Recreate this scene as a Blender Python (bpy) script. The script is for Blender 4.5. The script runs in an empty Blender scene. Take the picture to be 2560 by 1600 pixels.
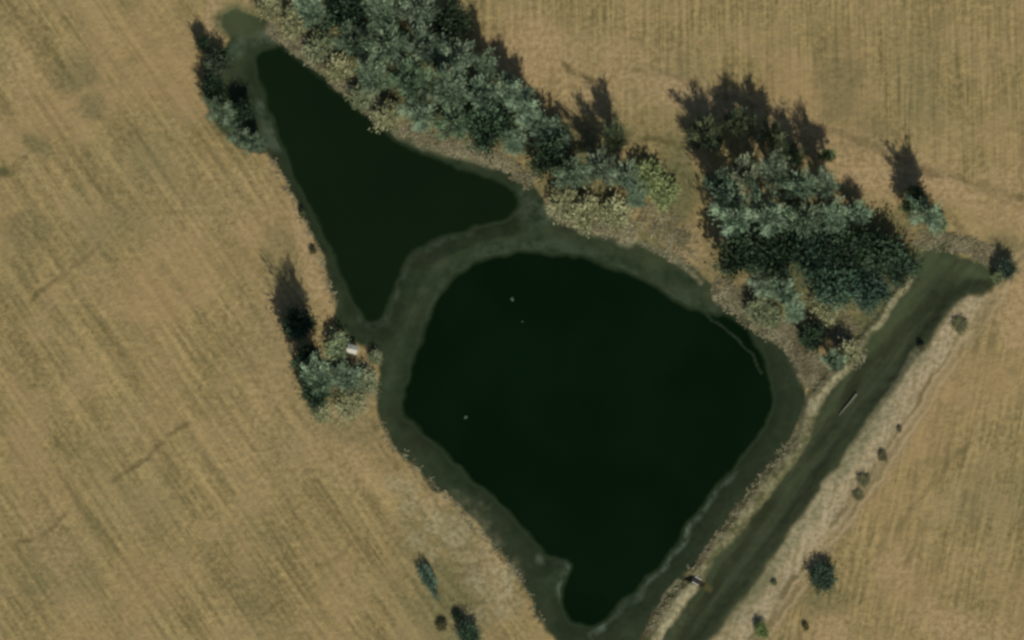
import bpy, bmesh, math, random
import numpy as np
from mathutils import Vector, Matrix

# ------------------------------------------------------------------ camera, sky, sun, exposure
scene = bpy.context.scene
COL = scene.collection
S = 0.08                                   # metres on the ground per pixel of the 2560 x 1600 photograph
def W(px, py):
    return ((px - 1280.0) * S, (800.0 - py) * S)

CAM_H = 1500.0
cd = bpy.data.cameras.new("camera")
cam = bpy.data.objects.new("camera", cd)
COL.objects.link(cam)
cam.location = (0, 0, CAM_H)
cam.rotation_euler = (0, 0, 0)             # straight down, north up
cd.sensor_width = 36.0
cd.lens = 36.0 * CAM_H / (2560 * S)
cd.clip_start = 10.0
cd.clip_end = 20000.0
scene.camera = cam

SUN_EL = math.radians(38.0)
SUN_XY = Vector((0.35, -0.94)).normalized()
to_sun = Vector((SUN_XY.x * math.cos(SUN_EL), SUN_XY.y * math.cos(SUN_EL), math.sin(SUN_EL)))
sl = bpy.data.lights.new("sun", 'SUN')
sl.energy = 3.5
sl.angle = math.radians(0.53)
sl.color = (1.0, 0.95, 0.87)
so = bpy.data.objects.new("sun", sl)
so.rotation_euler = (-to_sun).to_track_quat('-Z', 'Y').to_euler()
so.location = to_sun * 300
COL.objects.link(so)

world = bpy.data.worlds.new("World")
scene.world = world
world.use_nodes = True
wn = world.node_tree
sky = wn.nodes.new('ShaderNodeTexSky')
sky.sky_type = 'NISHITA'
sky.sun_disc = False
sky.sun_elevation = SUN_EL
sky.sun_rotation = math.atan2(SUN_XY.x, SUN_XY.y)
bg = wn.nodes['Background']
bg.inputs['Strength'].default_value = 0.05
wn.links.new(sky.outputs['Color'], bg.inputs['Color'])

scene.view_settings.view_transform = 'Standard'
scene.view_settings.look = 'None'
scene.view_settings.exposure = 0.13
scene.view_settings.gamma = 1.0
scene.cycles.pixel_filter_type = 'BLACKMAN_HARRIS'
scene.cycles.filter_width = 3.0            # the satellite's soft optics
scene.cycles.use_denoising = True
scene.cycles.max_bounces = 5

rng = np.random.default_rng(7)
random.seed(7)

# ------------------------------------------------------------------ tags
def tag(o, label=None, cat=None, group=None, kind=None):
    if label: o['label'] = label
    if cat: o['category'] = cat
    if group: o['group'] = group
    if kind: o['kind'] = kind
    return o

# ------------------------------------------------------------------ node helper
class Nodes:
    def __init__(self, name):
        self.m = bpy.data.materials.new(name)
        self.m.use_nodes = True
        self.t = self.m.node_tree
        self.b = self.t.nodes['Principled BSDF']
        self._pos = None
    def link(self, a, b): self.t.links.new(a, b)
    def put(self, inp, v):
        if isinstance(v, bpy.types.NodeSocket): self.link(v, inp)
        else: inp.default_value = v
    @property
    def pos(self):
        if self._pos is None:
            self._pos = self.t.nodes.new('ShaderNodeNewGeometry').outputs['Position']
        return self._pos
    def attr(self, name):
        n = self.t.nodes.new('ShaderNodeAttribute'); n.attribute_name = name
        return n.outputs['Fac']
    def math(self, op, a, b=0.0, clamp=False):
        n = self.t.nodes.new('ShaderNodeMath'); n.operation = op; n.use_clamp = clamp
        self.put(n.inputs[0], a); self.put(n.inputs[1], b)
        return n.outputs[0]
    def mapping(self, ang=0.0, scale=(1, 1, 1), vec=None):
        n = self.t.nodes.new('ShaderNodeMapping'); n.vector_type = 'TEXTURE'
        self.link(vec or self.pos, n.inputs['Vector'])
        n.inputs['Rotation'].default_value = (0, 0, ang)
        n.inputs['Scale'].default_value = scale
        return n.outputs[0]
    def noise(self, vec, scale=1.0, detail=3.0, rough=0.55, dist=0.0):
        n = self.t.nodes.new('ShaderNodeTexNoise')
        self.link(vec, n.inputs['Vector'])
        n.inputs['Scale'].default_value = scale
        n.inputs['Detail'].default_value = detail
        n.inputs['Roughness'].default_value = rough
        n.inputs['Distortion'].default_value = dist
        return n.outputs['Fac']
    def remap(self, v, a, b, c=0.0, d=1.0):
        n = self.t.nodes.new('ShaderNodeMapRange'); n.clamp = True
        self.put(n.inputs[0], v)
        n.inputs[1].default_value = a; n.inputs[2].default_value = b
        n.inputs[3].default_value = c; n.inputs[4].default_value = d
        return n.outputs[0]
    def mix(self, f, a, b, mode='MIX'):
        n = self.t.nodes.new('ShaderNodeMix'); n.data_type = 'RGBA'; n.blend_type = mode
        self.put(n.inputs[0], f)
        for i, v in ((6, a), (7, b)):
            self.put(n.inputs[i], (*v, 1) if isinstance(v, tuple) else v)
        return n.outputs[2]
    def bump(self, h, strength, dist):
        n = self.t.nodes.new('ShaderNodeBump')
        n.inputs['Strength'].default_value = strength
        n.inputs['Distance'].default_value = dist
        self.link(h, n.inputs['Height'])
        self.link(n.outputs[0], self.b.inputs['Normal'])
    def finish(self, color, rough=0.9, spec=0.2):
        self.put(self.b.inputs['Base Color'], (*color, 1) if isinstance(color, tuple) else color)
        self.put(self.b.inputs['Roughness'], rough)
        self.b.inputs['Specular IOR Level'].default_value = spec
        return self.m

# ------------------------------------------------------------------ outlines in photograph pixels
UPPER = [(632,165),(634,138),(655,116),(690,110),(722,124),(762,154),(824,208),(897,267),(980,339),(1013,357),(1089,387),
 (1129,412),(1195,433),(1252,448),(1287,471),(1302,500),(1296,529),(1258,556),(1215,574),(1164,581),(1116,590),
 (1063,616),(1030,639),(1013,666),(1000,705),(984,752),(964,790),(947,808),(918,811),(898,788),(881,765),(858,719),
 (838,679),(822,626),(805,590),(788,550),(762,508),(730,439),(714,405),(690,345),(674,300),(652,240),(638,200)]
LOWER = [(1322,622),(1238,633),(1174,659),(1129,686),(1096,725),(1073,765),(1056,825),(1040,874),(1023,924),
 (1006,973),(998,1015),(1008,1048),(1038,1071),(1098,1131),(1157,1187),(1217,1234),(1257,1270),(1296,1317),(1344,1369),
 (1356,1399),(1385,1404),(1424,1404),(1412,1440),(1400,1490),(1409,1540),(1435,1568),(1475,1576),(1512,1560),
 (1545,1523),(1591,1487),(1621,1451),(1670,1404),(1703,1351),(1730,1305),(1763,1262),(1796,1216),(1836,1173),
 (1875,1130),(1906,1090),(1933,1042),(1943,993),(1932,951),(1922,905),(1905,868),(1871,820),(1826,785),(1774,776),(1735,767),
 (1650,719),(1566,677),(1481,645),(1407,631)]
BANK = [(549,42),(591,25),(635,36),(685,53),(695,78),(740,100),(799,139),(838,180),(897,228),(950,270),(985,310),
 (1063,349),(1129,374),(1228,397),(1294,430),(1328,440),(1345,471),(1369,509),(1410,529),(1447,558),(1520,585),
 (1587,595),(1693,640),(1740,673),(1785,716),(1826,728),(1878,770),(1933,814),(1964,848),(1991,890),(2008,941),
 (2026,1010),(2001,1051),(1981,1100),(1945,1143),(1912,1176),(1862,1242),(1829,1295),(1789,1338),(1756,1391),
 (1720,1441),(1674,1487),(1631,1546),(1608,1600),(1585,1650),(1420,1650),(1388,1600),(1356,1563),(1328,1500),(1296,1437),
 (1257,1385),(1217,1349),(1185,1294),(1126,1246),(1078,1222),(1046,1171),(1007,1139),(975,1099),(949,1050),(941,990),
 (947,924),(949,884),(924,868),(884,851),(861,841),(832,811),(838,758),(825,725),(815,692),(802,636),(782,593),
 (774,570),(740,508),(703,444),(677,391),(620,378),(560,340),(530,300),(512,250),(505,200),(525,150),(560,120),(575,95)]
DITCH = [(2304,650),(2273,724),(2222,773),(2170,848),(2136,907),(2101,945),(2050,1007),(2027,1085),(1981,1160),
 (1912,1259),(1829,1348),(1789,1398),(1743,1470),(1697,1530),(1650,1600),(1610,1660),(1735,1660),(1770,1600),(1816,1546),
 (1900,1436),(1940,1381),(1979,1325),(2035,1238),(2098,1151),(2146,1091),(2194,1024),(2263,934),(2308,869),
 (2370,790),(2407,738),(2450,738),(2490,715),(2495,680),(2440,652),(2390,640),(2370,600),(2330,600)]
CREST = [(2300,690),(2258,700),(2200,770),(2140,850),(2080,915),(2026,975),(2001,1051),(1981,1100),(1945,1143),(1912,1176),
 (1862,1242),(1829,1295),(1789,1338),(1756,1391),(1720,1441),(1674,1487),(1631,1546),(1608,1600),(1580,1660),
 (1620,1660),(1650,1600),(1697,1530),(1743,1470),(1789,1398),(1829,1348),(1912,1259),(1981,1160),(2027,1085),(2050,1007),
 (2101,945),(2136,907),(2170,848),(2222,773),(2273,724)]
BERM = [(2407,738),(2450,738),(2505,728),(2460,793),(2421,850),(2325,990),(2269,1075),(2178,1205),(2100,1320),(1999,1464),(1900,1600),
 (1870,1650),(1735,1660),(1770,1600),(1816,1546),(1900,1436),(1940,1381),(1979,1325),(2035,1238),(2098,1151),(2146,1091),
 (2194,1024),(2263,934),(2308,869),(2370,790)]
TRACK = [(2640,560),(2560,640),(2516,695),(2503,728),(2460,793),(2421,845),(2325,993),(2277,1066),(2178,1210),(2134,1278),(2060,1375),(1999,1464),(1924,1571),(1860,1660)]

def chaikin(p, closed=True, it=1):
    p = np.array(p, float)
    for _ in range(it):
        q = np.roll(p, -1, 0) if closed else p[1:]
        a = p if closed else p[:-1]
        n = np.empty((len(a) * 2, 2))
        n[0::2] = a * .75 + q * .25
        n[1::2] = a * .25 + q * .75
        p = n if closed else np.vstack([p[:1], n, p[-1:]])
    return p

# ------------------------------------------------------------------ terrain grid
G = 0.4
GX = np.arange(-124, 124 + .01, G); GY = np.arange(-84, 84 + .01, G)
X, Y = np.meshgrid(GX, GY)
NY, NX = X.shape

def vnoise(x, y, cell, seed):
    r = np.random.default_rng(seed).random((256, 256))
    u = x / cell + 1000.37; v = y / cell + 1000.71
    i = np.floor(u).astype(int); j = np.floor(v).astype(int)
    fu = u - i; fv = v - j
    fu = fu * fu * (3 - 2 * fu); fv = fv * fv * (3 - 2 * fv)
    a = r[i % 256, j % 256]; b = r[(i + 1) % 256, j % 256]; c = r[i % 256, (j + 1) % 256]; d = r[(i + 1) % 256, (j + 1) % 256]
    return (a * (1 - fu) + b * fu) * (1 - fv) + (c * (1 - fu) + d * fu) * fv - 0.5

def fb(cell, seed):
    return vnoise(X, Y, cell, seed) + .5 * vnoise(X, Y, cell / 2.1, seed + 1) + .25 * vnoise(X, Y, cell / 4.3, seed + 2)

# shore lines wander a little
XX = X + fb(3.0, 11) * 0.9
YY = Y + fb(3.0, 21) * 0.9

def seg_dist(x, y, pts, closed):
    p = np.array([W(*q) for q in pts])
    d2 = np.full(x.shape, 1e12)
    n = len(p) if closed else len(p) - 1
    for k in range(n):
        ax, ay = p[k]; bx, by = p[(k + 1) % len(p)]
        dx, dy = bx - ax, by - ay
        L = dx * dx + dy * dy + 1e-9
        t = np.clip(((x - ax) * dx + (y - ay) * dy) / L, 0, 1)
        e = (x - ax - t * dx) ** 2 + (y - ay - t * dy) ** 2
        np.minimum(d2, e, out=d2)
    return np.sqrt(d2)

def inside(x, y, pts):
    p = np.array([W(*q) for q in pts])
    r = np.zeros(x.shape, bool)
    for k in range(len(p)):
        ax, ay = p[k]; bx, by = p[(k + 1) % len(p)]
        if ay == by: continue
        c = ((ay > y) != (by > y)) & (x < (bx - ax) * (y - ay) / (by - ay) + ax)
        r ^= c
    return r

def sd(pts, rough=True):
    x, y = (XX, YY) if rough else (X, Y)
    q = chaikin(pts)
    d = seg_dist(x, y, q, True)
    return np.where(inside(x, y, q), -d, d)

def ss(a, b, v):
    t = np.clip((v - a) / (b - a), 0, 1)
    return t * t * (3 - 2 * t)

def line(pts, hw, soft):
    return 1 - ss(hw, hw + soft, seg_dist(XX, YY, pts, False))

def blob(px, py, rx, ry=None, rot=0.0, soft=0.6):
    ry = ry or rx
    cx, cy = W(px, py)
    dx = XX - cx; dy = YY - cy
    c, s = math.cos(rot), math.sin(rot)
    u = (dx * c + dy * s) / (rx * S); v = (-dx * s + dy * c) / (ry * S)
    return 1 - ss(1 - soft, 1 + soft * .5, np.sqrt(u * u + v * v) + fb(2.5, 31) * .35)

sdU = sd(UPPER); sdL = sd(LOWER); sdB = sd(BANK); sdD = sd(DITCH); sdC = sd(CREST); sdE = sd(BERM)
dP = np.minimum(sdU, sdL)
dT = seg_dist(XX, YY, chaikin(TRACK, False), False)

Z = fb(14.0, 41) * 0.10 + fb(1.6, 51) * 0.05
WATER_Z = -0.62
bankz = np.where(dP > 0, np.minimum(0, -0.62 + 0.16 * dP), -0.62 - np.minimum(2.2, -dP * 0.35))
inb = ss(0.6, -1.2, sdB)
Z = Z * (1 - 0.6 * inb) + bankz * inb
din = np.maximum(0, -sdD)
Z = Z - 0.8 * ss(0, 3.6, din)
Z = Z + 0.45 * ss(0.3, -1.3, sdC)
ruts = np.exp(-((np.abs(dT - 0.85)) / 0.3) ** 2)
Z = Z - 0.07 * ruts
NOTCH = [(1722,1440),(1742,1452),(1772,1470)]
spit = line([(1762,782),(1810,820),(1850,850),(1885,892),(1905,935)], .25, .8)
Z = np.where(dP < 0, np.maximum(Z, -3 + spit * 2.28), Z)
notch = line(NOTCH, .35, .5)
Z = Z - 0.9 * notch * ss(.5, -.5, np.minimum(sdC, sdB + .3))
fade = (1 - ss(110, 121, np.abs(X))) * (1 - ss(70, 81, np.abs(Y)))
Z = Z * fade

def ground_z(x, y):
    i = min(max(int(round((x - GX[0]) / G)), 0), NX - 1)
    j = min(max(int(round((y - GY[0]) / G)), 0), NY - 1)
    return float(Z[j, i])

# ------------------------------------------------------------------ ground cover masks
A = {}
A['bank'] = ss(0.35, -0.35, sdB)
A['ditch'] = ss(0.9, -0.5, sdD)
A['crest'] = ss(0.4, -0.4, sdC)
A['berm'] = ss(0.7, -0.7, sdE) * (1 - .6 * ss(2.6, 1.2, dT)) * np.clip(.95 + fb(6, 65) * .5, 0, 1)
A['rut'] = np.clip(ruts * 1.1, 0, 1) * (1 - .65 * np.clip(fb(9, 61) + .4, 0, 1))
A['mid'] = np.exp(-((dT + .0) / .5) ** 2) * np.clip(fb(8, 71) * 1.2 + .6, 0, 1)
east = ss(-3, 3, X - np.interp(Y, [-84, -64, -6, 10, 84], [46, 51, 88, 98, 98]))
north = ss(-2, 2, Y - np.interp(X, [-124, -60, 20, 60, 110, 124], [100, 62, 40, 30, 16, 12]))
A['north'] = north
A['east'] = np.clip(east - north, 0, 1)
# pale silt along the water's edge: strongest on the lee shore, thin elsewhere
wv = np.clip(fb(5, 81) * 1.3 + .55, 0, 1)
lee = line([(1480,1590),(1545,1530),(1591,1492),(1621,1456),(1670,1408),(1703,1356),(1730,1310),(1763,1266),(1796,1222),(1836,1180)], .25, .9)
silt = lee * np.clip(wv * 1.3, .25, 1)
silt = np.maximum(silt, .55 * line([(1352,1400),(1424,1402),(1408,1445),(1398,1500)], .3, 1.0))
silt = np.maximum(silt, .30 * line([(900,800),(930,822),(960,806),(1000,712),(1018,664),(1040,636),(1116,594),(1180,585)], .2, .9))
silt = np.maximum(silt, .20 * line([(1060,860),(1075,790),(1110,710),(1160,655),(1240,622),(1340,610),(1430,622),(1560,668),(1700,738),(1780,770)], .3, 1.6))
silt = np.maximum(silt, .45 * line([(650,260),(668,310),(690,360),(650,350)], .5, 1.5))
silt = np.maximum(silt, .35 * line([(590,130),(610,105),(660,92),(720,100),(760,140),(830,195),(900,250)], .5, 1.6))
silt = np.maximum(silt, .45 * blob(1345, 530, 70, 40, -.5))
silt = np.maximum(silt, .40 * blob(1905, 935, 22, 35, .4))
silt = np.maximum(silt, .30 * line([(1762,782),(1810,820),(1850,850),(1885,892),(1900,930)], .2, .7))
A['gully'] = line([(2335,740),(2318,762),(2197,880),(2146,940),(2094,1041),(2000,1170),(1900,1300),(1800,1440),(1730,1550),(1690,1640)], .4, 1.3) * np.clip(.75 + fb(7, 151), .2, 1)
A['silt'] = silt
A['wet'] = ss(3.2, 0.2, dP) * ss(0.5, -0.5, sdB)
A['deep'] = np.clip(blob(1960, 940, 70, 160, .3) + blob(1300, 1440, 60, 120, .6) + .8 * blob(905, 850, 70, 50) + .9 * line([(1620,1560),(1750,1370),(1900,1150)], 1.5, 3), 0, 1) * A['bank']
g = np.zeros_like(X)
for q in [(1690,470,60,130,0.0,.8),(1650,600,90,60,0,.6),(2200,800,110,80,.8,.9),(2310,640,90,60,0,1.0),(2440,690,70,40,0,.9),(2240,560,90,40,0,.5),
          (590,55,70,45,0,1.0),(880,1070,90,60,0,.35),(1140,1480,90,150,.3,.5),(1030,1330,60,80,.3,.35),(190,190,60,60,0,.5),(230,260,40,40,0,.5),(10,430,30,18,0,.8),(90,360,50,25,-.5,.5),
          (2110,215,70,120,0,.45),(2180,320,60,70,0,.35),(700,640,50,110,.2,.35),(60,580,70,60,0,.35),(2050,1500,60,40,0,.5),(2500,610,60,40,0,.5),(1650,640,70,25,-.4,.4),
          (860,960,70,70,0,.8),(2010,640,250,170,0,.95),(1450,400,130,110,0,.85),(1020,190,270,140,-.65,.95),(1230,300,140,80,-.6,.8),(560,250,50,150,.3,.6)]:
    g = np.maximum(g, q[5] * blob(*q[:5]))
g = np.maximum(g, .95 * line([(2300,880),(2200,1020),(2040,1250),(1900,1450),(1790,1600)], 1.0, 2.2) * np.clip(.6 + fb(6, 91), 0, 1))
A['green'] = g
d = np.zeros_like(X)
for q in [(530,50,30,60,0,1),(850,130,60,40,-.6,.8),(1000,320,60,30,-.5,.8),(1190,380,120,30,-.2,.8),(1330,130,120,120,0,.8),(1500,180,200,120,0,.6),(1950,300,230,40,-.35,.8),
          (2200,440,170,70,-.3,.9),(2540,760,60,120,0,.9),(2480,470,120,60,0,.6),(1700,610,90,60,-.5,.8),(2330,620,50,25,0,.6),(1990,870,30,40,0,.7),(2090,1010,40,50,0,.6),(760,600,25,100,.3,.8),(790,690,28,90,.2,.8),
          (2540,720,60,60,0,.9),(2050,1570,120,40,0,.4),(870,1150,50,120,.4,.5),(1090,1240,60,30,.6,.4),(1210,1400,80,60,.7,.6),(730,1060,200,160,.5,.35),(700,900,120,200,.2,.4),(2240,1430,60,60,0,.5),
          (130,1350,60,120,.5,.4),(550,500,200,120,0,.25),(2420,1570,160,50,-.3,.7),(900,900,30,25,0,.6),(60,170,60,120,0,.3)]:
    d = np.maximum(d, q[5] * blob(*q[:5]))
d = np.maximum(d, .95 * line([(1640,225),(1790,255),(1930,300),(2040,345),(2230,410),(2420,490),(2560,545)], 1.5, 3.5) * np.clip(fb(7, 161) + .8, 0, 1))
A['dirt'] = d
ln = np.zeros_like(X)
for pts, w, s_ in [([(285,1200),(360,1145),(470,1055)],.18,.7),([(40,1362),(95,1345),(160,1290)],.2,.6),([(795,1415),(850,1390),(885,1352)],.2,.5),([(80,745),(160,690),(250,612)],.25,.6),
                 ([(0,440),(40,420),(62,395)],.6,.7),([(610,1580),(700,1500)],.15,.4),([(1700,195),(1790,235),(1930,272),(2040,315),(2230,385),(2330,425),(2420,450),(2560,500)],.45,.45),
                 ([(1412,165),(1440,180),(1480,200)],.3,.9),([(1610,340),(1660,355),(1720,372)],.3,.7),([(1560,170),(1640,180),(1740,200)],.2,.4),([(2310,430),(2360,440)],.35,.6),([(2540,520),(2350,420)],.2,.3),
                 ([(930,1050),(940,1090),(970,1140),(1000,1170)],.3,.7),([(1608,1600),(1640,1535),(1700,1475),(1735,1432),(1785,1362)],.22,.8),
                 ([(2100,1285),(2134,1240),(2178,1180),(2240,1095)],.5,.5),([(1940,1515),(1960,1480),(1985,1440)],.5,.75),([(1890,1600),(1935,1530)],.25,.7),([(2245,1330),(2290,1250),(2420,1110)],.3,.35),([(2260,1420),(2330,1280)],.25,.3),
                 ([(808,1000),(812,1050)],.2,.4),([(1160,990),(1165,1010)],.1,.1),([(2425,820),(2480,740)],.25,.55),([(1130,1375),(1180,1365),(1210,1380)],.3,.5),([(1145,1440),(1200,1410)],.3,.4)]:
    ln = np.maximum(ln, s_ * line(pts, w, .55) * np.clip(fb(2.2, 101) * 1.2 + .8, 0, 1))
ln = np.maximum(ln, notch)
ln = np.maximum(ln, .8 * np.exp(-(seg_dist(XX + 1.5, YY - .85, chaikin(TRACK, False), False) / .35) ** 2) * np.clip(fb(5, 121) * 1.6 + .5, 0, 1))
A['line'] = ln
pl = np.zeros_like(X)
for pts, w, s_ in [([(1800,1338),(1760,1395),(1735,1440)],.3,.8),([(1728,1470),(1690,1520),(1640,1600)],.6,.7),([(2060,930),(2135,905)],.5,.6),
                 ([(2275,700),(2230,765),(2180,820)],.3,.5),([(2026,1025),(2060,985),(2120,920)],.5,.5),([(2420,625),(2460,650),(2500,668)],.3,.5),
                 ([(2300,880),(2200,1035),(2060,1240),(1940,1420)],1.2,.35),([(1700,1450),(1660,1500),(1615,1590)],.2,.6),([(1750,700),(1690,650),(1600,608)],.2,.5)]:
    pl = np.maximum(pl, s_ * line(pts, w, .6))
for pts, w, s_ in [([(690,70),(790,150),(860,225)],1.2,.5),([(1000,325),(1100,362),(1240,398)],.9,.8),([(1395,520),(1500,560),(1570,585)],1.6,.7),
                 ([(1930,800),(1990,870),(2020,940)],1.2,.4),([(2040,765),(2090,780)],1.6,.7),([(860,1020),(920,985)],1.5,.4)]:
    pl = np.maximum(pl, s_ * line(pts, w, 1.6) * np.clip(fb(4, 111) + .7, 0, 1))
for q in [(1010,1240,50,60,.5,.35),(1120,1330,90,90,.6,.45),(1230,1440,60,110,.5,.5),(1060,1330,60,60,0,.35),(1180,1560,60,50,0,.3)]:
    pl = np.maximum(pl, 1.5 * q[5] * blob(*q[:5]) * np.clip(fb(3, 131) * 1.8 + .7, 0, 1))
A['pale'] = pl

# ------------------------------------------------------------------ ground material (one set of procedural covers)
def ground_material():
    n = Nodes("ground_cover")
    P = n.pos
    at = {k: n.attr(k) for k in A}
    fine = n.noise(P, 0.95, 3.0, .62)
    grain = n.noise(P, 2.6, 2.0, .6)
    blotch = n.noise(P, 0.10, 3.0, .55)
    blotch2 = n.noise(n.mapping(.4, (1, 1, 1)), 0.21, 2.5, .55)
    a1 = math.radians(34)            # left field drilled towards the lower right
    s1 = n.noise(n.mapping(a1, (1.0, 26.0, 1)), 0.95, 2.0, .6)
    s1b = n.noise(n.mapping(a1 + .06, (1.0, 22.0, 1)), 0.48, 2.0, .5)
    s2 = n.noise(n.mapping(0.02, (1.0, 24.0, 1)), 1.25, 3.0, .6)
    s3 = n.noise(n.mapping(math.radians(-12), (1.0, 12.0, 1)), 1.05, 3.0, .6)
    s1m = n.math('ADD', n.math('MULTIPLY', s1, .62), n.math('MULTIPLY', s1b, .38))
    st = n.mix(at['north'], s1m, n.math('ADD', n.math('MULTIPLY', s2, .85), .075))
    st = n.mix(at['east'], st, n.math('ADD', n.math('MULTIPLY', s3, .85), .075))
    v = n.math('ADD', n.math('MULTIPLY', fine, .36), n.math('MULTIPLY', st, .52))
    v = n.math('ADD', v, n.math('MULTIPLY', grain, .14))
    v = n.math('ADD', v, n.math('MULTIPLY', blotch, .14))
    v = n.remap(v, .492, .672)
    col = n.mix(v, (.168, .136, .054), (.435, .324, .140))
    col = n.mix(n.remap(blotch2, .45, .62, 0, .35), col, (.225, .190, .080))
    col = n.mix(n.remap(blotch, .5, .62, 0, .4), col, (.345, .250, .122))
    big = n.noise(P, .034, 2.0, .5)
    col = n.mix(n.remap(big, .50, .66, 0, .55), col, (.375, .262, .120))
    col = n.mix(n.remap(big, .34, .48, .40, 0), col, (.205, .185, .085))
    weeds = n.math('MULTIPLY', n.remap(blotch2, .34, .46, .5, 0), n.remap(fine, .45, .55))
    col = n.mix(weeds, col, (.150, .145, .060))
    dirtc = n.mix(n.remap(fine, .40, .60), (.320, .225, .102), (.45, .330, .178))
    col = n.mix(n.math('MULTIPLY', at['dirt'], .85), col, dirtc)
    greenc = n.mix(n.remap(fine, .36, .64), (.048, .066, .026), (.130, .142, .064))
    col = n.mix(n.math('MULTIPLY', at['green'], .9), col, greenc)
    bermc = n.mix(n.remap(n.math('ADD', n.math('MULTIPLY', fine, .6), n.math('MULTIPLY', s3, .4)), .42, .58), (.275, .230, .124), (.450, .368, .222))
    bermc = n.mix(n.math('MULTIPLY', at['green'], .8), bermc, (.115, .125, .055))
    col = n.mix(at['berm'], col, bermc)
    # bank: mown wet grass and mud
    bn = n.noise(P, .30, 3.0, .5)
    bankc = n.mix(n.remap(bn, .36, .66), (.016, .028, .011), (.034, .050, .023))
    bankc = n.mix(n.remap(n.noise(P, .13, 2.0, .5), .45, .65, 0, .5), bankc, (.036, .040, .021))
    bankc = n.mix(n.math('MULTIPLY', at['deep'], .8), bankc, (.021, .031, .015))
    bankc = n.mix(n.remap(fine, .3, .7, 0, .3), bankc, (.050, .066, .034))
    bankc = n.mix(n.math('MULTIPLY', at['wet'], .55), bankc, (.014, .024, .010))
    bankc = n.mix(n.math('MULTIPLY', at['green'], .5), bankc, (.085, .105, .045))
    col = n.mix(at['bank'], col, bankc)
    crestc = n.mix(n.remap(n.math('ADD', n.math('MULTIPLY', fine, .6), n.math('MULTIPLY', blotch2, .4)), .42, .60), (.070, .075, .032), (.215, .205, .115))
    col = n.mix(n.math('MULTIPLY', at['crest'], .92), col, crestc)
    sd_ = n.noise(n.mapping(math.radians(-37), (1.0, 10.0, 1)), .62, 3.0, .5)
    ditchc = n.mix(n.remap(sd_, .34, .68), (.024, .034, .014), (.045, .060, .029))
    ditchc = n.mix(n.remap(fine, .35, .65, 0, .30), ditchc, (.072, .080, .044))
    ditchc = n.mix(n.math('MULTIPLY', at['gully'], .75), ditchc, (.016, .020, .008))
    ditchc = n.mix(n.math('MULTIPLY', at['green'], .4), ditchc, (.062, .080, .034))
    col = n.mix(at['ditch'], col, ditchc)
    col = n.mix(n.math('MULTIPLY', at['silt'], n.remap(n.math('ADD', n.math('MULTIPLY', bn, .6), n.math('MULTIPLY', fine, .4)), .40, .58, .05, .75)), col, (.130, .170, .115))
    col = n.mix(n.math('MULTIPLY', at['pale'], .8), col, n.mix(n.remap(fine, .38, .62), (.225, .210, .110), (.45, .395, .245)))
    col = n.mix(n.math('MULTIPLY', at['mid'], .6), col, (.145, .125, .058))
    col = n.mix(n.math('MULTIPLY', at['rut'], .85), col, (.385, .305, .185))
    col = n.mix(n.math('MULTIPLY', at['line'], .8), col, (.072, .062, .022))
    h = n.math('ADD', n.math('MULTIPLY', fine, .6), n.math('MULTIPLY', grain, .35))
    h = n.math('MULTIPLY', h, n.math('SUBTRACT', 1.0, n.math('MULTIPLY', n.math('MAXIMUM', at['bank'], at['ditch']), .85)))
    n.bump(h, .55, .45)
    return n.finish(col, .95, .1)
MG = ground_material()

# ------------------------------------------------------------------ split the sheet into its pieces
gy_, gx_ = np.gradient(Z, G)
NRM = np.dstack([-gx_, -gy_, np.ones_like(Z)]); NRM /= np.linalg.norm(NRM, axis=2, keepdims=True)
cx = lambda M: (M[:-1, :-1] + M[1:, :-1] + M[:-1, 1:] + M[1:, 1:]) * .25
lab = np.zeros((NY - 1, NX - 1), int)
lab[cx(sdB) < 0] = 1
lab[cx(sdC) < 0] = 2
lab[cx(sdD) < 0] = 3
lab[(cx(dT) < 1.5) & (lab == 0)] = 4
IDX = np.arange(NX * NY).reshape(NY, NX)
QUADS = np.stack([IDX[:-1, :-1], IDX[:-1, 1:], IDX[1:, 1:], IDX[1:, :-1]], -1)
VERT = np.stack([X, Y, Z], -1).reshape(-1, 3)
NFLAT = NRM.reshape(-1, 3)

def mesh_from(name, verts, faces):
    me = bpy.data.meshes.new(name)
    me.vertices.add(len(verts)); me.vertices.foreach_set('co', np.ascontiguousarray(verts, np.float32).ravel())
    faces = np.asarray(faces)
    k = faces.shape[1]
    me.loops.add(faces.size); me.loops.foreach_set('vertex_index', faces.ravel().astype(np.int32))
    me.polygons.add(len(faces))
    me.polygons.foreach_set('loop_start', (np.arange(len(faces)) * k).astype(np.int32))
    me.polygons.foreach_set('loop_total', np.full(len(faces), k, np.int32))
    me.update(calc_edges=True)
    me.validate()
    return me

def set_attr(me, name, vals):
    a = me.attributes.new(name, 'FLOAT', 'POINT')
    a.data.foreach_set('value', np.ascontiguousarray(vals, np.float32).ravel())

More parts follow.
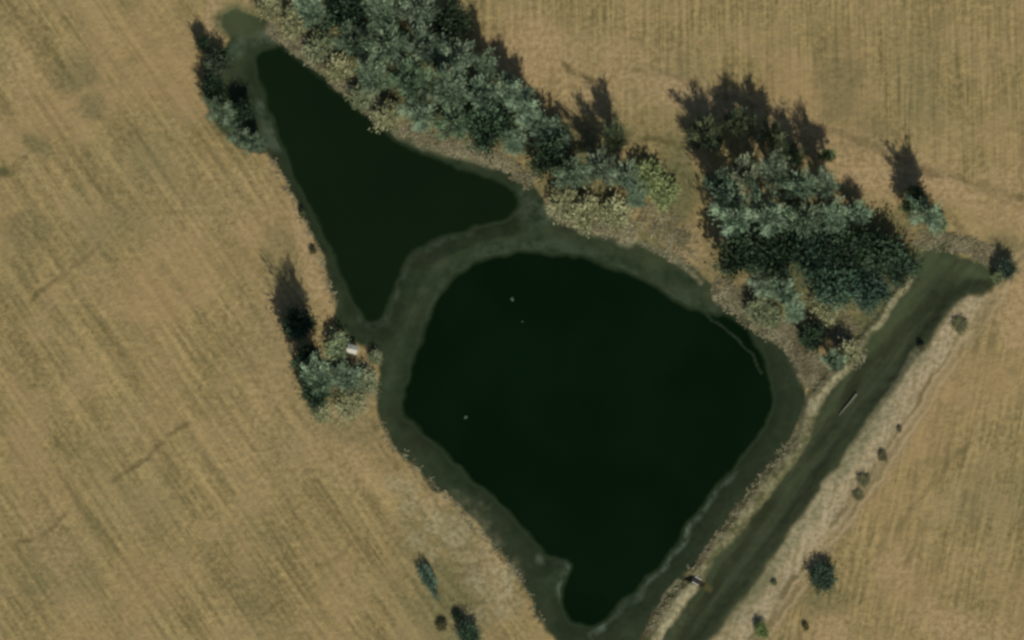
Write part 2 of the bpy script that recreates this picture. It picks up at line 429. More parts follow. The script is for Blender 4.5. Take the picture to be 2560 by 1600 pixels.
def sheet(name, k):
    f = QUADS[lab == k]
    used, inv = np.unique(f, return_inverse=True)
    f = inv.reshape(-1, 4)
    v = VERT[used]; nn = NFLAT[used]
    av = {a: A[a].ravel()[used] for a in A}
    if k == 0:                                  # the same field runs on to the horizon
        F = 6000.0
        x0, x1, y0, y1 = GX[0], GX[-1], GY[0], GY[-1]
        ex = np.array([(-F,-F,0),(F,-F,0),(F,F,0),(-F,F,0),(x0,y0,0),(x1,y0,0),(x1,y1,0),(x0,y1,0)], float)
        b = len(v)
        v = np.vstack([v, ex]); nn = np.vstack([nn, np.tile([[0, 0, 1.0]], (8, 1))])
        f = np.vstack([f, np.array([(0,1,5,4),(1,2,6,5),(2,3,7,6),(3,0,4,7)]) + b])
        for a in av:
            av[a] = np.concatenate([av[a], np.zeros(8)])
    me = mesh_from(name, v, f)
    for a in av: set_attr(me, a, av[a])
    me.polygons.foreach_set('use_smooth', np.ones(len(me.polygons), bool))
    me.normals_split_custom_set_from_vertices([tuple(q) for q in nn])
    me.materials.append(MG)
    o = bpy.data.objects.new(name, me); COL.objects.link(o)
    return o
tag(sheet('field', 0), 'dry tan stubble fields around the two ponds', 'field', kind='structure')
tag(sheet('bank', 1), 'dark green wet bank ringing both ponds', 'bank', kind='structure')
tag(sheet('dam', 2), 'pale olive crest of the earth dam beside the lower pond', 'dam', kind='structure')
tag(sheet('ditch', 3), 'long dark green grassy ditch behind the dam', 'ditch', kind='structure')
tag(sheet('track', 4), 'two rutted pale dirt track along the ditch', 'track', kind='structure')

# ------------------------------------------------------------------ water
def water(sdist, label, name, deep, mid):
    m = cx(sdist) < 0.9
    f = QUADS[m]
    used, inv = np.unique(f, return_inverse=True)
    v = VERT[used].copy(); v[:, 2] = WATER_Z
    me = mesh_from(name, v, inv.reshape(-1, 4))
    set_attr(me, 'depth', np.maximum(0, WATER_Z - VERT[used][:, 2]))
    n = Nodes(name)
    t = n.remap(n.attr('depth'), 0.0, .36)
    big = n.remap(n.noise(n.pos, .05, 2.0, .5), .35, .65)
    c = n.mix(big, deep, mid)
    c = n.mix(t, (.030, .044, .020), c)
    n.bump(n.noise(n.pos, 1.6, 2.0, .5), .12, .05)
    n.finish(c, .10, .35)
    n.b.inputs['IOR'].default_value = 1.33
    me.materials.append(n.m)
    me.polygons.foreach_set('use_smooth', np.ones(len(me.polygons), bool))
    o = bpy.data.objects.new(name, me); COL.objects.link(o)
    tag(o, label, 'pond', kind='structure')
    return o
water(sdU, 'dark green water of the upper tapering pond', 'water', (.0044, .0118, .0028), (.0056, .0140, .0036))
water(sdL, 'blackish green water of the large rounded reservoir', 'water', (.0018, .0078, .0010), (.0026, .0102, .0018))

# ------------------------------------------------------------------ plants
def bark_material():
    n = Nodes("bark")
    f = n.noise(n.pos, 3.0, 4.0, .6)
    return n.finish(n.mix(f, (.10, .09, .065), (.24, .23, .18)), .95, .1)
MBARK = bark_material()

def leaf_material(name, dark, light):
    n = Nodes(name)
    oi = n.t.nodes.new('ShaderNodeObjectInfo')
    c = n.mix(n.attr('tone'), dark, light)
    c = n.mix(1.0, c, oi.outputs['Color'], 'MULTIPLY')
    return n.finish(c, .8, .15)
MLEAF = {'silver': leaf_material("silver_foliage", (.060, .092, .060), (.44, .51, .385)),
         'dark': leaf_material("dark_foliage", (.018, .036, .020), (.115, .160, .105)),
         'shrub': leaf_material("shrub_foliage", (.165, .185, .100), (.40, .415, .275))}

MSTRAW = leaf_material('straw', (.17, .155, .08), (.37, .335, .20))

def tube(V, F, p, q, r0, r1, n=6):
    p = np.array(p, float); q = np.array(q, float)
    d = q - p; d /= np.linalg.norm(d) + 1e-9
    a = np.cross(d, [0.3, 0.9, 0.2]); a /= np.linalg.norm(a) + 1e-9
    b = np.cross(d, a)
    s = len(V)
    for c, r in ((p, r0), (q, r1)):
        for k in range(n):
            t = 2 * math.pi * k / n
            V.append(c + a * r * math.cos(t) + b * r * math.sin(t))
    for k in range(n):
        F.append((s + k, s + (k + 1) % n, s + n + (k + 1) % n, s + n + k))

NOM = {'silver': (12.0, 4.5), 'dark': (9.0, 4.5), 'shrub': (3.2, 3.0)}   # height, crown radius

def make_plant(kind, seed):
    r = np.random.default_rng(seed)
    H, R = NOM[kind]
    V, F = [], []
    ends = []
    stems = {'silver': 1, 'dark': 1, 'shrub': 5}[kind]
    th = {'silver': .09, 'dark': .12, 'shrub': .05}[kind] * H
    if stems == 1:
        tube(V, F, (0, 0, -.5), (r.normal() * .1, r.normal() * .1, th), .05 * R + .12, .04 * R + .1, 8)
        base = [np.array([0, 0, th])]
        nl = {'silver': 13, 'dark': 12}[kind]
    else:
        base = [np.array([0, 0, -.1])]; nl = 11
    for k in range(nl):
        az = 2 * math.pi * (k + r.random() * .7) / nl
        if kind == 'silver':
            out = R * r.uniform(.15, .82); up = H * r.uniform(.40, 1.0) * (1.04 - .30 * (out / R) ** 2)
        elif kind == 'dark':
            out = R * r.uniform(.35, .85); up = H * (r.uniform(.35, .92)) * (1.05 - .4 * (out / R))
        else:
            out = R * r.uniform(.25, .85); up = H * r.uniform(.5, .95) * (1.1 - .5 * out / R)
        b = base[0]
        e = np.array([out * math.cos(az), out * math.sin(az) + (.30 * R * up / H if kind != 'shrub' else 0), up])   # wind from the south leans the tops
        m = b * .5 + e * .5 + np.array([-e[0] * .12, -e[1] * .12, .08 * H])
        w = .022 * R + .02
        tube(V, F, b, m, w * 1.5, w, 5); tube(V, F, m, e, w, .02, 5)
        ends.append((m, e))
        for _ in range(2 if kind != 'shrub' else 1):
            t = r.uniform(.1, .8); s0 = m * (1 - t) + e * t
            e2 = s0 + np.array([r.normal() * R * .28, r.normal() * R * .28, abs(r.normal()) * H * .14 + .1])
            tube(V, F, s0, e2, w * .6, .015, 4)
            ends.append((s0, e2))
    if kind != 'shrub':
        ends.append((base[0], np.array([r.normal() * .2, r.normal() * .2, H])))
    tm = mesh_from('trunk', np.array(V), np.array(F))
    tm.materials.append(MBARK)
    # crown: sprays of narrow leaf clumps round every branch end
    per = {'silver': 64, 'dark': 80, 'shrub': 80}[kind]
    cl = []; tone = []
    for (m, e) in ends:
        ct = r.beta(.9, 1.3)
        spread = {'silver': .095 * R, 'dark': .20 * R, 'shrub': .20 * R}[kind] * r.uniform(.8, 1.35)
        d = (e - m); L = np.linalg.norm(d) + 1e-6; d = d / L
        for _ in range(per):
            t = r.beta(1.7, 1.1) * 1.12
            c = m + (e - m) * t + r.normal(size=3) * spread * np.array([1, 1, .8])
            if c[2] < .12: c[2] = .12 + r.random() * .3
            u = d * 1.1 + r.normal(size=3) * {'silver': .38, 'dark': .55, 'shrub': .55}[kind]
            rad = np.array([c[0], c[1], .35 * H * .3]); rad /= np.linalg.norm(rad) + 1e-6
            u = u + rad * .7; u /= np.linalg.norm(u)
            w = np.cross(u, np.array([0, 0, 1.0]) + r.normal(size=3) * (.9 if kind == 'dark' else .35)); w /= np.linalg.norm(w) + 1e-6
            if kind == 'silver': ll, ww = r.uniform(.30, .75), r.uniform(.045, .105)
            elif kind == 'dark': ll, ww = r.uniform(.25, .60), r.uniform(.10, .22)
            else: ll, ww = r.uniform(.18, .45), r.uniform(.06, .14)
            cl.append([c - u * ll, c + w * ww, c + u * ll, c - w * ww])
            tone.append(np.clip(ct + r.normal() * .18, 0, 1))
    cl = np.array(cl); q = cl.reshape(-1, 3)
    cm = mesh_from('crown', q, np.arange(len(q)).reshape(-1, 4))
    set_attr(cm, 'tone', np.repeat(tone, 4))
    cm.materials.append(MLEAF[kind])
    return tm, cm

PROTO = {k: [make_plant(k, 100 * i + 17 * len(k)) for i in range(1, 5)] for k in NOM}

def plant(px, py, r_px, h, kind, label, group=None, tint=(1, 1, 1), sy=1.0, rot=None, name=None):
    x, y = W(px, py)
    tm, cm = random.choice(PROTO[kind])
    H, R = NOM[kind]
    name = name or {'silver': 'tree', 'dark': 'tree', 'shrub': 'shrub'}[kind]
    e = bpy.data.objects.new(name, None)
    COL.objects.link(e)
    e.location = (x, y, ground_z(x, y))
    e.empty_display_size = .5
    e.rotation_euler = (0, 0, rot if rot is not None else random.uniform(-.45, .45))
    s = r_px * S / R
    e.scale = (s, s * sy, h / H)
    tag(e, label, 'shrub' if name == 'shrub' else 'tree', group)
    t = bpy.data.objects.new('trunk' if name != 'shrub' else 'stem', tm); t.parent = e; COL.objects.link(t)
    c = bpy.data.objects.new('crown', cm); c.parent = e; COL.objects.link(c)
    v = random.uniform(.85, 1.15)
    c.color = (tint[0] * v, tint[1] * v, tint[2] * v, 1)
    return e

TEAL = (.84, .98, .80); PALE = (1.15, 1.10, .88); GREY = (.80, .86, .72); DKT = (.68, .77, .60); YEL = (.84, .94, .62)
GB = 'trees of the long wooded belt'
GC = 'trees of the small middle grove'
GN = 'trees of the right hand grove'
GW = 'bushes at the tip of the upper pond'
GL = 'plants around the white pump hut'
GT = 'low bushes along the dirt track'
# (x, y, crown radius in px, height in m, kind, tint, label, group)
PL = [
 # long belt, from the top edge of the photograph downwards
 (785,35,58,9,'silver',TEAL,'green tree at the top edge, leftmost tall one of the long belt',GB),
 (865,25,60,10,'dark',TEAL,'dark green tree at the top edge of the long belt, left of its middle',GB),
 (955,40,62,10,'silver',DKT,'grey green tree at the top edge in the middle of the long belt',GB),
 (1045,35,60,10,'silver',GREY,'grey tree at the top edge of the long belt, just right of its middle',GB),
 (1125,65,48,9,'dark',(.9,.9,.7),'dark olive tree at the top edge, rightmost of the long belt',GB),
 (885,115,62,10,'silver',DKT,'dark tree in the second row of the long belt, nearest the pond tip',GB),
 (972,125,66,11,'silver',DKT,'grey green tree crowded inside the upper half of the long belt',GB),
 (1060,130,64,11,'silver',GREY,'grey green tree crowded inside the upper half of the long belt',GB),
 (1145,150,56,10,'silver',GREY,'grey tree on the field side of the long belt, below the olive tree',GB),
 (1215,180,46,9,'silver',DKT,'dull green tree on the field side where the long belt bulges out',GB),
 (935,205,60,9,'silver',DKT,'dull green tree on the pond side of the long belt, left half',GB),
 (1025,215,66,11,'silver',(.6,.75,.55),'dark green tree at the very centre of the long belt',GB),
 (1120,235,66,11,'silver',DKT,'grey green tree crowded inside the lower half of the long belt',GB),
 (1205,250,60,11,'silver',TEAL,'grey green tree crowded inside the lower half of the long belt',GB),
 (1275,235,48,8,'silver',TEAL,'pale teal tree on the field side of the lower half of the belt',GB),
 (1050,290,54,8,'silver',TEAL,'pale teal tree leaning over the sandy pond edge of the belt',GB),
 (1140,315,60,9,'silver',(.6,.75,.55),'dark green tree on the sandy edge of the lower belt',GB),
 (1225,320,62,10,'dark',TEAL,'dark teal tree near the lower end of the long belt',GB),
 (1310,275,50,8,'silver',TEAL,'teal tree at the outer corner of the lower belt',GB),
 (1345,325,48,7,'silver',TEAL,'bright teal tree ending the long belt towards the middle grove',GB),
 (1285,365,46,6,'silver',TEAL,'small teal tree below the end of the long belt',GB),
 (675,20,36,3,'shrub',PALE,'pale shrub at the top edge above the pond tip',GB),
 (735,55,40,3.5,'shrub',PALE,'pale dry shrub left of the belt beside the sandy strip',GB),
 (805,115,40,4,'shrub',GREY,'grey shrub between the belt and the pond tip',GB),
 (850,175,38,4,'shrub',PALE,'straw coloured shrub on the pond side of the belt',GB),
 (905,245,36,3.5,'shrub',GREY,'grey shrub low on the pond side bank of the belt',GB),
 (975,290,38,3.5,'shrub',PALE,'pale shrub at the narrow middle of the pond side strip',GB),
 # middle grove
 (1375,395,52,8,'dark',DKT,'dark teal tree on the left of the middle grove',GC),
 (1430,440,50,9,'silver',DKT,'grey green tree second from the left of the middle grove',GC),
 (1500,425,54,12,'silver',GREY,'tallest grey tree of the middle grove throwing a fan shaped shadow',GC),
 (1560,445,46,12,'silver',GREY,'slim grey tree right of the tallest in the middle grove',GC),
 (1400,350,36,5,'silver',TEAL,'small teal tree between the belt and the middle grove',GC),
 (1615,440,44,4,'shrub',YEL,'yellow green shrub on the right side of the middle grove',GC),
 (1655,480,42,3.5,'shrub',YEL,'yellow green shrub nearest the gap to the right hand grove',GC),
 (1410,500,40,3.5,'shrub',PALE,'pale shrub left of the lower edge of the middle grove',GC),
 (1460,530,48,3.5,'shrub',PALE,'large whitish shrub at the foot of the middle grove',GC),
 (1540,535,44,3.0,'shrub',PALE,'pale shrub at the bottom right foot of the middle grove',GC),
 (1590,500,40,4,'silver',TEAL,'small blue green tree low in the middle grove',GC),
 (1540,350,44,8,'silver',(.40,.42,.26),'added dark olive tree filling the shadow fan above the middle grove',GC),  # added dark crown, blends the fan shadow into the grove
 # right hand grove
 (1765,345,54,8,'silver',(.40,.42,.26),'added dark olive tree filling the shadow upper left of the right hand grove',GN),  # added to deepen the grove's cast shadow on its left
 (1845,320,50,8,'silver',(.40,.42,.26),'added dark olive tree filling the shadow above the right hand grove',GN),  # added inside the grove's shadow to make it darker and greener
 (1930,355,44,8,'silver',(.40,.42,.26),'added dark olive tree filling the shadow behind the tall silvery tree atop the grove',GN),  # another added dark crown standing in for shadow
 (1985,395,32,7,'silver',(.5,.6,.35),'small moss green tree on the upper right flank of the right hand grove',GN),
 (2068,395,26,6,'silver',(.5,.65,.35),'narrow moss green tree standing out at the right flank of the grove',GN),
 (1800,480,58,15,'silver',TEAL,'tall silvery tree on the left edge of the right hand grove',GN),
 (1862,450,62,15,'silver',PALE,'tallest silvery tree at the upper left of the right hand grove',GN),
 (1935,445,54,14,'silver',GREY,'tall silvery tree at the top of the right hand grove',GN),
 (2000,470,52,13,'silver',TEAL,'silvery teal tree at the upper middle of the right hand grove',GN),
 (2065,470,44,12,'silver',GREY,'slender grey tree on the upper right of the right hand grove',GN),
 (1830,550,62,16,'silver',TEAL,'blue green tree on the pond facing side of the right hand grove',GN),
 (1915,545,62,14,'silver',TEAL,'blue green tree in the heart of the right hand grove',GN),
 (2005,560,58,12,'silver',DKT,'dull teal tree in the heart of the right hand grove, right of centre',GN),
 (2085,555,50,9,'silver',TEAL,'teal tree on the field side of the right hand grove',GN),
 (2140,540,40,6,'silver',TEAL,'small teal tree at the outer corner of the right hand grove',GN),
 (1845,640,56,13,'dark',DKT,'black green tree on the lower left of the right hand grove',GN),
 (1940,640,62,9,'dark',DKT,'black green tree in the lower middle of the right hand grove',GN),
 (2030,640,62,9,'dark',(.8,1,.9),'deep green tree in the lower half of the right hand grove',GN),
 (2115,625,58,8,'dark',DKT,'dark tree right of centre in the lower right hand grove',GN),
 (2190,640,56,7,'dark',DKT,'dark tree near the ditch end of the right hand grove',GN),
 (2250,670,46,6,'dark',(.8,.95,.8),'dark round tree at the tip of the grove nearest the ditch',GN),
 (2080,720,58,7,'dark',(.8,1,.9),'deep green tree on the underside of the right hand grove',GN),
 (2165,730,54,6,'dark',(.8,1,1),'deep teal tree on the underside of the grove, closer to the ditch',GN),
 (1950,735,44,7,'silver',TEAL,'pale teal tree under the left part of the right hand grove',GN),
 (1900,715,36,5,'silver',GREY,'small grey tree between the grove and the reservoir bank',GN),
 (1985,785,42,4.5,'silver',TEAL,'small teal tree in the brush above the reservoir corner',GN),
 (2065,765,42,3,'shrub',PALE,'whitish shrub in the clearing below the right hand grove',GN),
 (1890,770,36,3,'shrub',GREY,'grey shrub on the bank edge below the right hand grove',GN),
 (1930,790,30,2.5,'shrub',GREY,'small grey shrub next to the bank at the reservoir corner',GN),
 (2080,910,38,8,'silver',TEAL,'bright teal tree by itself between the ditch and the reservoir',GN),
 (2120,885,34,4,'shrub',PALE,'pale shrub right of the lone teal tree beside the dam',GN),
 (2030,850,36,5,'dark',DKT,'dark tree above the lone teal tree beside the dam',GN),
 # single trees
 (2318,545,48,11.5,'silver',TEAL,'lone teal tree in the dirt between grove and right edge',None),
 (2285,505,36,7,'dark',(.8,.85,.55),'added dark olive tree filling out the shadow upper left of the lone teal tree',None),  # added beside the lone tree to widen its dark shadow plume
 (2350,565,22,3,'shrub',TEAL,'low teal shrub at the foot of the lone right hand tree',None),
 (2517,676,25,4.0,'dark',(1.4,1.4,1.5),'small dark tree at the right edge where the track ends',None),
 (2495,690,20,2.5,'shrub',DKT,'low grey shrub left of the small tree at the track end',None),
 (2060,1448,38,3.0,'dark',(.9,1,.9),'round dark tree by the track near the bottom edge',None),
 # bushes at the pond tip
 (508,112,20,4,'dark',DKT,'topmost small dark bush on the pond tip corner',GW),
 (540,160,34,5,'dark',(1,.9,.8),'dark brownish bush left of the pond tip',GW),
 (532,225,30,5,'dark',DKT,'black green bush in the middle of the pond tip row',GW),
 (560,285,40,6,'silver',DKT,'largest grey green bush of the pond tip row',GW),
 (605,280,30,5,'dark',DKT,'dark bush leaning to the water below the pond tip',GW),
 (640,365,32,6,'silver',DKT,'grey green bush at the lower end of the pond tip row',GW),
 (605,345,34,4.5,'silver',DKT,'dull bush second from the bottom of the pond tip row',GW),
 # around the pump hut
 (808,950,58,17,'silver',TEAL,'tall silvery tree left of the white hut with a long dark shadow',GL),
 (775,905,44,12,'dark',TEAL,'dark tree standing behind the silvery tree by the hut',GL),
 (742,815,42,7,'dark',(.75,.9,.75),'black green tree uphill of the silvery tree, farthest from the hut',GL),
 (790,985,40,7,'dark',TEAL,'deep green tree at the foot of the silvery tree',GL),
 (865,955,48,4.5,'silver',TEAL,'low teal bush just below the white hut',GL),
 (842,865,38,3.0,'shrub',TEAL,'grey green shrub left of the white hut, spilling uphill',GL),
 (915,955,34,2.5,'shrub',GREY,'grey shrub between the hut and the reservoir bank',GL),
 (880,1005,40,2.2,'shrub',PALE,'pale shrub below the hut at the field edge',GL),
 (938,895,20,1.6,'shrub',GREY,'small grey shrub right of the white hut',GL),
 (805,1035,28,2.0,'shrub',PALE,'small whitish shrub under the silvery tree at the field edge',GL),
 # bottom edge thickets
 (1172,1592,30,4,'dark',(1.3,1.5,1.3),'narrow green bush cut by the bottom edge left of the reservoir',None),
 (1143,1544,13,1.8,'dark',(.7,.8,.6),'small dark bush above the narrow green bush at the bottom edge',None),
 (1106,1564,15,1.4,'shrub',(.45,.42,.3),'small dark brown bush left of the narrow green bush at the bottom edge',None),
 # track side
 (2158,1200,18,0.84,'shrub',(.55,.52,.40),'largest dark weedy bush on the middle of the track verge',GT),
 (2206,1140,15,0.72,'shrub',(.55,.52,.40),'dark bush on the track verge, uppermost of the close three',GT),
 (2146,1238,15,0.60,'shrub',(.55,.52,.40),'dark bush on the track verge, lowest of the close three',GT),
 (2248,1072,8,0.48,'shrub',(.55,.52,.40),'tiny dark tuft of the track verge above the close three bushes',GT),
 (2398,812,22,0.96,'shrub',(.55,.52,.40),'brown bush on the pale berm near the ditch head',GT),
 (1902,1574,22,1.6,'shrub',(.55,.7,.35),'bright green bush at the bottom edge beside the track',GT),
 (2015,1568,9,1.2,'shrub',(.6,.45,.25),'small brown bush below the round dark tree',GT),
 (1936,1458,8,.8,'shrub',(.6,.6,.45),'tiny olive tuft between ditch and round dark tree',GT),
 (2305,870,10,1.0,'shrub',(.5,.5,.35),'small olive bush at the ditch lip halfway up',GT),
 (755,535,9,1.2,'shrub',(.4,.45,.3),'small dark bush on the left shore of the upper pond, upper one',None),
 (784,628,9,1.2,'shrub',(.5,.45,.3),'small dark bush on the left shore of the upper pond, lower one',None),
]
for (x_, y_, r_, h_, k_, t_, l_, g_) in PL:
    plant(x_, y_, r_, h_, k_, l_, g_, t_)
# the long narrow blue-green thicket left of the lower pond
plant(1072, 1450, 46, 2.4, 'dark', 'long narrow blue grey thicket alone in the field near the bottom', None, (2.0, 2.1, 2.15), sy=.36, rot=math.radians(-66), name='shrub')

# ------------------------------------------------------------------ loose brush (nobody could count it)
def brush(name, label, spots, n, hgt, mat, ll=(.15, .45), ww=(.06, .16), cat='brush'):
    q = []; tone = []
    tot = sum(s[3] for s in spots)
    for (px, py, rr, w_) in spots:
        for _ in range(int(n * w_ / tot)):
            a = random.random() * 6.283; d = math.sqrt(random.random()) * rr * S
            x0, y0 = W(px, py)
            bx, by = x0 + math.cos(a) * d, y0 + math.sin(a) * d
            if (ground_z(bx, by) < WATER_Z): continue
            z0 = ground_z(bx, by)
            ct = .5 + 1.1 * float(vnoise(np.array(bx), np.array(by), 1.8, 141)) + random.uniform(-.1, .1)
            for _k in range(7):
                c = np.array([bx + random.gauss(0, .22), by + random.gauss(0, .22), z0 + random.uniform(.03, hgt)])
                u = np.array([random.gauss(0, .6), random.gauss(0, .6), .35]); u /= np.linalg.norm(u)
                w = np.cross(u, [random.gauss(0, .35), random.gauss(0, .35), 1]); w /= np.linalg.norm(w) + 1e-6
                l_ = random.uniform(*ll); v_ = random.uniform(*ww)
                q += [c - u * l_, c + w * v_, c + u * l_, c - w * v_]
                tone += [min(1, max(0, ct + random.gauss(0, .1)))] * 4
    me = mesh_from(name, np.array(q), np.arange(len(q)).reshape(-1, 4))
    set_attr(me, 'tone', np.array(tone))
    me.materials.append(mat)
    o = bpy.data.objects.new(name, me); COL.objects.link(o)
    return tag(o, label, cat, kind='stuff')
def along(pts, rr, step, w=1):
    out = []
    for (ax, ay), (bx, by) in zip(pts[:-1], pts[1:]):
        L = math.hypot(bx - ax, by - ay)
        for k in range(max(1, int(L / step))):
            t = (k + .5) / max(1, int(L / step))
            out.append((ax + (bx - ax) * t, ay + (by - ay) * t, rr, w))
    return out
brush('dry_brush', 'pale dry brush and tall grass under the groves', 
      along([(700,70),(800,150),(880,240),(960,290)], 35, 30, 2) + along([(1000,320),(1100,360),(1250,400),(1330,460)], 22, 30, 1) +
      along([(1400,530),(1500,560),(1580,580)], 30, 30, 2) + along([(1580,500),(1660,560),(1720,640)], 45, 40, 1.5) +
      along([(1800,720),(1900,800),(1990,850),(2050,960)], 36, 30, 2.5) + along([(2050,790),(2120,830),(2130,900)], 40, 30, 2) +
      along([(850,900),(900,980),(860,1020)], 40, 30, 2) + along([(2300,600),(2400,610),(2480,640)], 26, 25, 1),
      6500, .18, MSTRAW, (.08, .30), (.05, .13))
brush('shore_grass', 'tufted grass along the rim of the pond banks',
      along([(677,395),(740,515),(782,600),(815,695),(838,760)], 10, 16, 1) + along([(945,1050),(975,1105),(1046,1175),(1126,1250),(1217,1352),(1296,1440),(1356,1560)], 12, 16, 1) +
      along([(1985,1098),(1912,1180),(1829,1298),(1756,1394),(1674,1490),(1620,1580)], 12, 16, 1) + along([(1740,680),(1600,606)], 10, 16, .7),
      420, .15, MSTRAW, (.1, .3), (.05, .12), 'grass')

# ------------------------------------------------------------------ built things
def simple(name, c1, c2, scale=4.0, rough=.8, spec=.3):
    n = Nodes(name)
    return n.finish(n.mix(n.remap(n.noise(n.pos, scale, 4.0, .6), .35, .65), c1, c2), rough, spec)
MWHITE = simple("white_sheet", (.44, .43, .37), (.64, .62, .54))
MWALL = simple("pale_wall", (.45, .42, .36), (.58, .55, .48))
MCONC = simple("pale_concrete", (.30, .30, .25), (.46, .45, .38))
MDARK = simple("dark_metal", (.02, .02, .018), (.05, .045, .035))
MWOOD = simple("bleached_wood", (.11, .12, .085), (.20, .20, .15))

def obj_bm(name, bm, mat, parent=None):
    me = bpy.data.meshes.new(name); bm.to_mesh(me); bm.free()
    me.materials.append(mat)
    o = bpy.data.objects.new(name, me); COL.objects.link(o)
    if parent: o.parent = parent
    return o
def box(bm, x0, x1, y0, y1, z0, z1, bev=0.0):
    r = bmesh.ops.create_cube(bm, size=1.0, matrix=Matrix.Translation(((x0 + x1) / 2, (y0 + y1) / 2, (z0 + z1) / 2)) @ Matrix.Diagonal((x1 - x0, y1 - y0, z1 - z0, 1)))
    if bev:
        ed = list({e for v in r['verts'] for e in v.link_edges})
        bmesh.ops.bevel(bm, geom=ed, offset=bev, segments=2, affect='EDGES')

hx, hy = W(881, 873)
hut = bpy.data.objects.new('pump_hut', None); COL.objects.link(hut)
hut.location = (hx, hy, ground_z(hx, hy)); hut.rotation_euler = (0, 0, math.radians(-16))
tag(hut, 'small white roofed pump hut on the bank between the ponds', 'hut')
bm = bmesh.new(); box(bm, -.85, .85, -.62, .62, -.3, 1.55); obj_bm('wall', bm, MWALL, hut)
bm = bmesh.new()
v = [bm.verts.new(p) for p in [(-1.08,-.86,1.50),(1.08,-.86,1.50),(1.08,0,1.86),(-1.08,0,1.86),(-1.08,.86,1.50),(1.08,.86,1.50),
                               (-1.08,-.86,1.56),(1.08,-.86,1.56),(1.08,0,1.93),(-1.08,0,1.93),(-1.08,.86,1.56),(1.08,.86,1.56)]]
for f in [(6,7,8,9),(9,8,11,10),(0,3,2,1),(3,4,5,2),(0,1,7,6),(4,10,11,5),(1,2,8,7),(2,5,11,8),(0,6,9,3),(3,9,10,4)]:
    bm.faces.new([v[i] for i in f])
for k in range(9):                                   # standing seams of the sheet roof
    xx = -1.0 + k * .25
    for s_ in (-1, 1):
        a = [bm.verts.new(p) for p in [(xx-.02,s_*.86,1.562),(xx+.02,s_*.86,1.562),(xx+.02,s_*.02,1.925),(xx-.02,s_*.02,1.925),
                                       (xx-.02,s_*.86,1.60),(xx+.02,s_*.86,1.60),(xx+.02,s_*.02,1.965),(xx-.02,s_*.02,1.965)]]
        for f in [(4,5,6,7),(0,1,5,4),(1,2,6,5),(2,3,7,6),(3,0,4,7)]:
            bm.faces.new([a[i] for i in f])
bmesh.ops.recalc_face_normals(bm, faces=bm.faces)
obj_bm('roof', bm, MWHITE, hut)
bm = bmesh.new(); box(bm, .852, .90, -.36, .30, .05, 1.30, .01); dr = obj_bm('door', bm, MWOOD, hut)
bm = bmesh.new(); box(bm, .90, .95, .18, .24, .62, .74, .01); obj_bm('handle', bm, MDARK, dr)

# bleached log in the ditch
p0 = Vector((*W(2141, 984), 0)); p1 = Vector((*W(2099, 1037), 0))
V, F = [], []
N_ = 9
prev = None
for k in range(N_):
    t0, t1 = k / N_, (k + 1) / N_
    def pt(t):
        q = p0.lerp(p1, t); off = .10 * math.sin(t * 5.0)
        return (q.x + off, q.y + off * .5, 0)
    a, b = pt(t0), pt(t1)
    za, zb = ground_z(a[0], a[1]) + .2, ground_z(b[0], b[1]) + .2
    tube(V, F, (a[0], a[1], za), (b[0], b[1], zb), .26 - .15 * t0, .26 - .15 * t1, 8)
for t, s_ in ((.35, 1), (.6, -1), (.8, 1)):
    q = p0.lerp(p1, t); z_ = ground_z(q.x, q.y) + .25
    tube(V, F, (q.x, q.y, z_), (q.x + s_ * .55, q.y - .45, z_ + .35), .07, .02, 6)
c0 = len(V); V.append(np.array((p0.x, p0.y, ground_z(p0.x, p0.y) + .2)))
for k in range(8): F.append((c0, k, (k + 1) % 8, c0))
lo = bpy.data.meshes.new('log')
lo.from_pydata([tuple(q) for q in V], [], [f if f[0] != f[3] else f[:3] for f in F])
lo.materials.append(MWOOD)
lg = bpy.data.objects.new('log', lo); COL.objects.link(lg)
tag(lg, 'thin pale bleached log lying along the dark ditch', 'log')

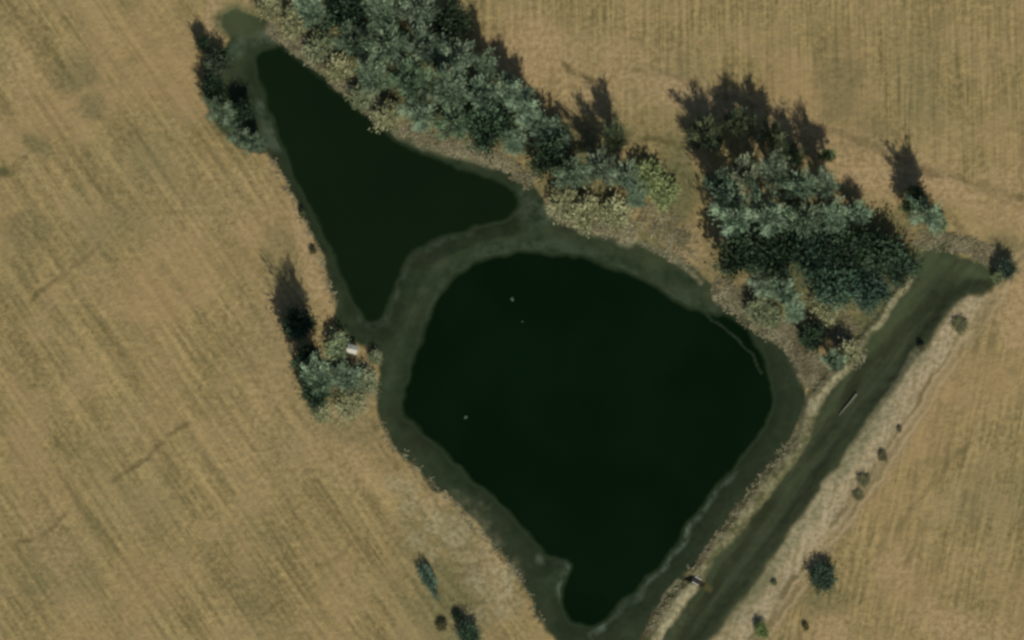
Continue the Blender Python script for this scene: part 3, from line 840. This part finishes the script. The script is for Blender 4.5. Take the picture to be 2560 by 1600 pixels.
# drain through the dam crest
qx, qy = W(1742, 1452)
cul = bpy.data.objects.new('culvert', None); COL.objects.link(cul)
cul.location = (qx, qy, ground_z(qx, qy)); cul.rotation_euler = (0, 0, math.radians(-30))
tag(cul, 'small concrete culvert cut through the dam crest', 'culvert')
for s_ in (-1, 1):
    bm = bmesh.new(); box(bm, -.75, .75, s_ * .62 - .16, s_ * .62 + .16, -.4, 1.0, .03); obj_bm('side_wall', bm, MCONC, cul)
bm = bmesh.new()
for sg, rr in ((1, .34), (-1, .29)):
    for k in range(16):
        a0, a1 = 2 * math.pi * k / 16, 2 * math.pi * (k + 1) / 16
        f = [bm.verts.new((xx, rr * math.cos(a), .38 + rr * math.sin(a))) for xx, a in ((-1.1, a0), (-1.1, a1), (1.1, a1), (1.1, a0))]
        bm.faces.new(f if sg > 0 else f[::-1])
obj_bm('pipe', bm, MDARK, cul)

# floating scraps
def raft(px, py, size, label, seed):
    r = random.Random(seed)
    x, y = W(px, py)
    bm = bmesh.new()
    for k in range(3):
        ox, oy = r.gauss(0, size * .4), r.gauss(0, size * .4); rad = size * r.uniform(.4, .7)
        top = []; bot = []
        for j in range(9):
            a = 2 * math.pi * j / 9; q = rad * r.uniform(.7, 1.15)
            top.append(bm.verts.new((ox + q * math.cos(a), oy + q * math.sin(a), .03 + .012 * k)))
            bot.append(bm.verts.new((ox + q * 1.05 * math.cos(a), oy + q * 1.05 * math.sin(a), -.05)))
        bm.faces.new(top)
        for j in range(9): bm.faces.new((bot[j], bot[(j + 1) % 9], top[(j + 1) % 9], top[j]))
    for k in range(5):
        a = r.random() * 3.14; L = size * r.uniform(.5, .9)
        Vv, Ff = [], []
        tube(Vv, Ff, (-L * math.cos(a), -L * math.sin(a), .06), (L * math.cos(a), L * math.sin(a), .12), .04, .02, 5)
        vs = [bm.verts.new(tuple(q)) for q in Vv]
        for f in Ff: bm.faces.new([vs[i] for i in f])
    o = obj_bm('floating_weed', bm, MRAFT)
    o.location = (x, y, WATER_Z + .01)
    tag(o, label, 'floating weed', 'floating weed scraps on the reservoir')
MRAFT = simple("weed_scraps", (.06, .085, .06), (.16, .19, .15))
raft(1280, 748, .42, 'largest floating weed scrap, in the upper part of the reservoir', 3)
raft(1166, 1042, .36, 'floating weed scrap in the lower left of the reservoir', 5)
raft(1306, 804, .16, 'faintest tiny weed scrap below the largest one', 9)
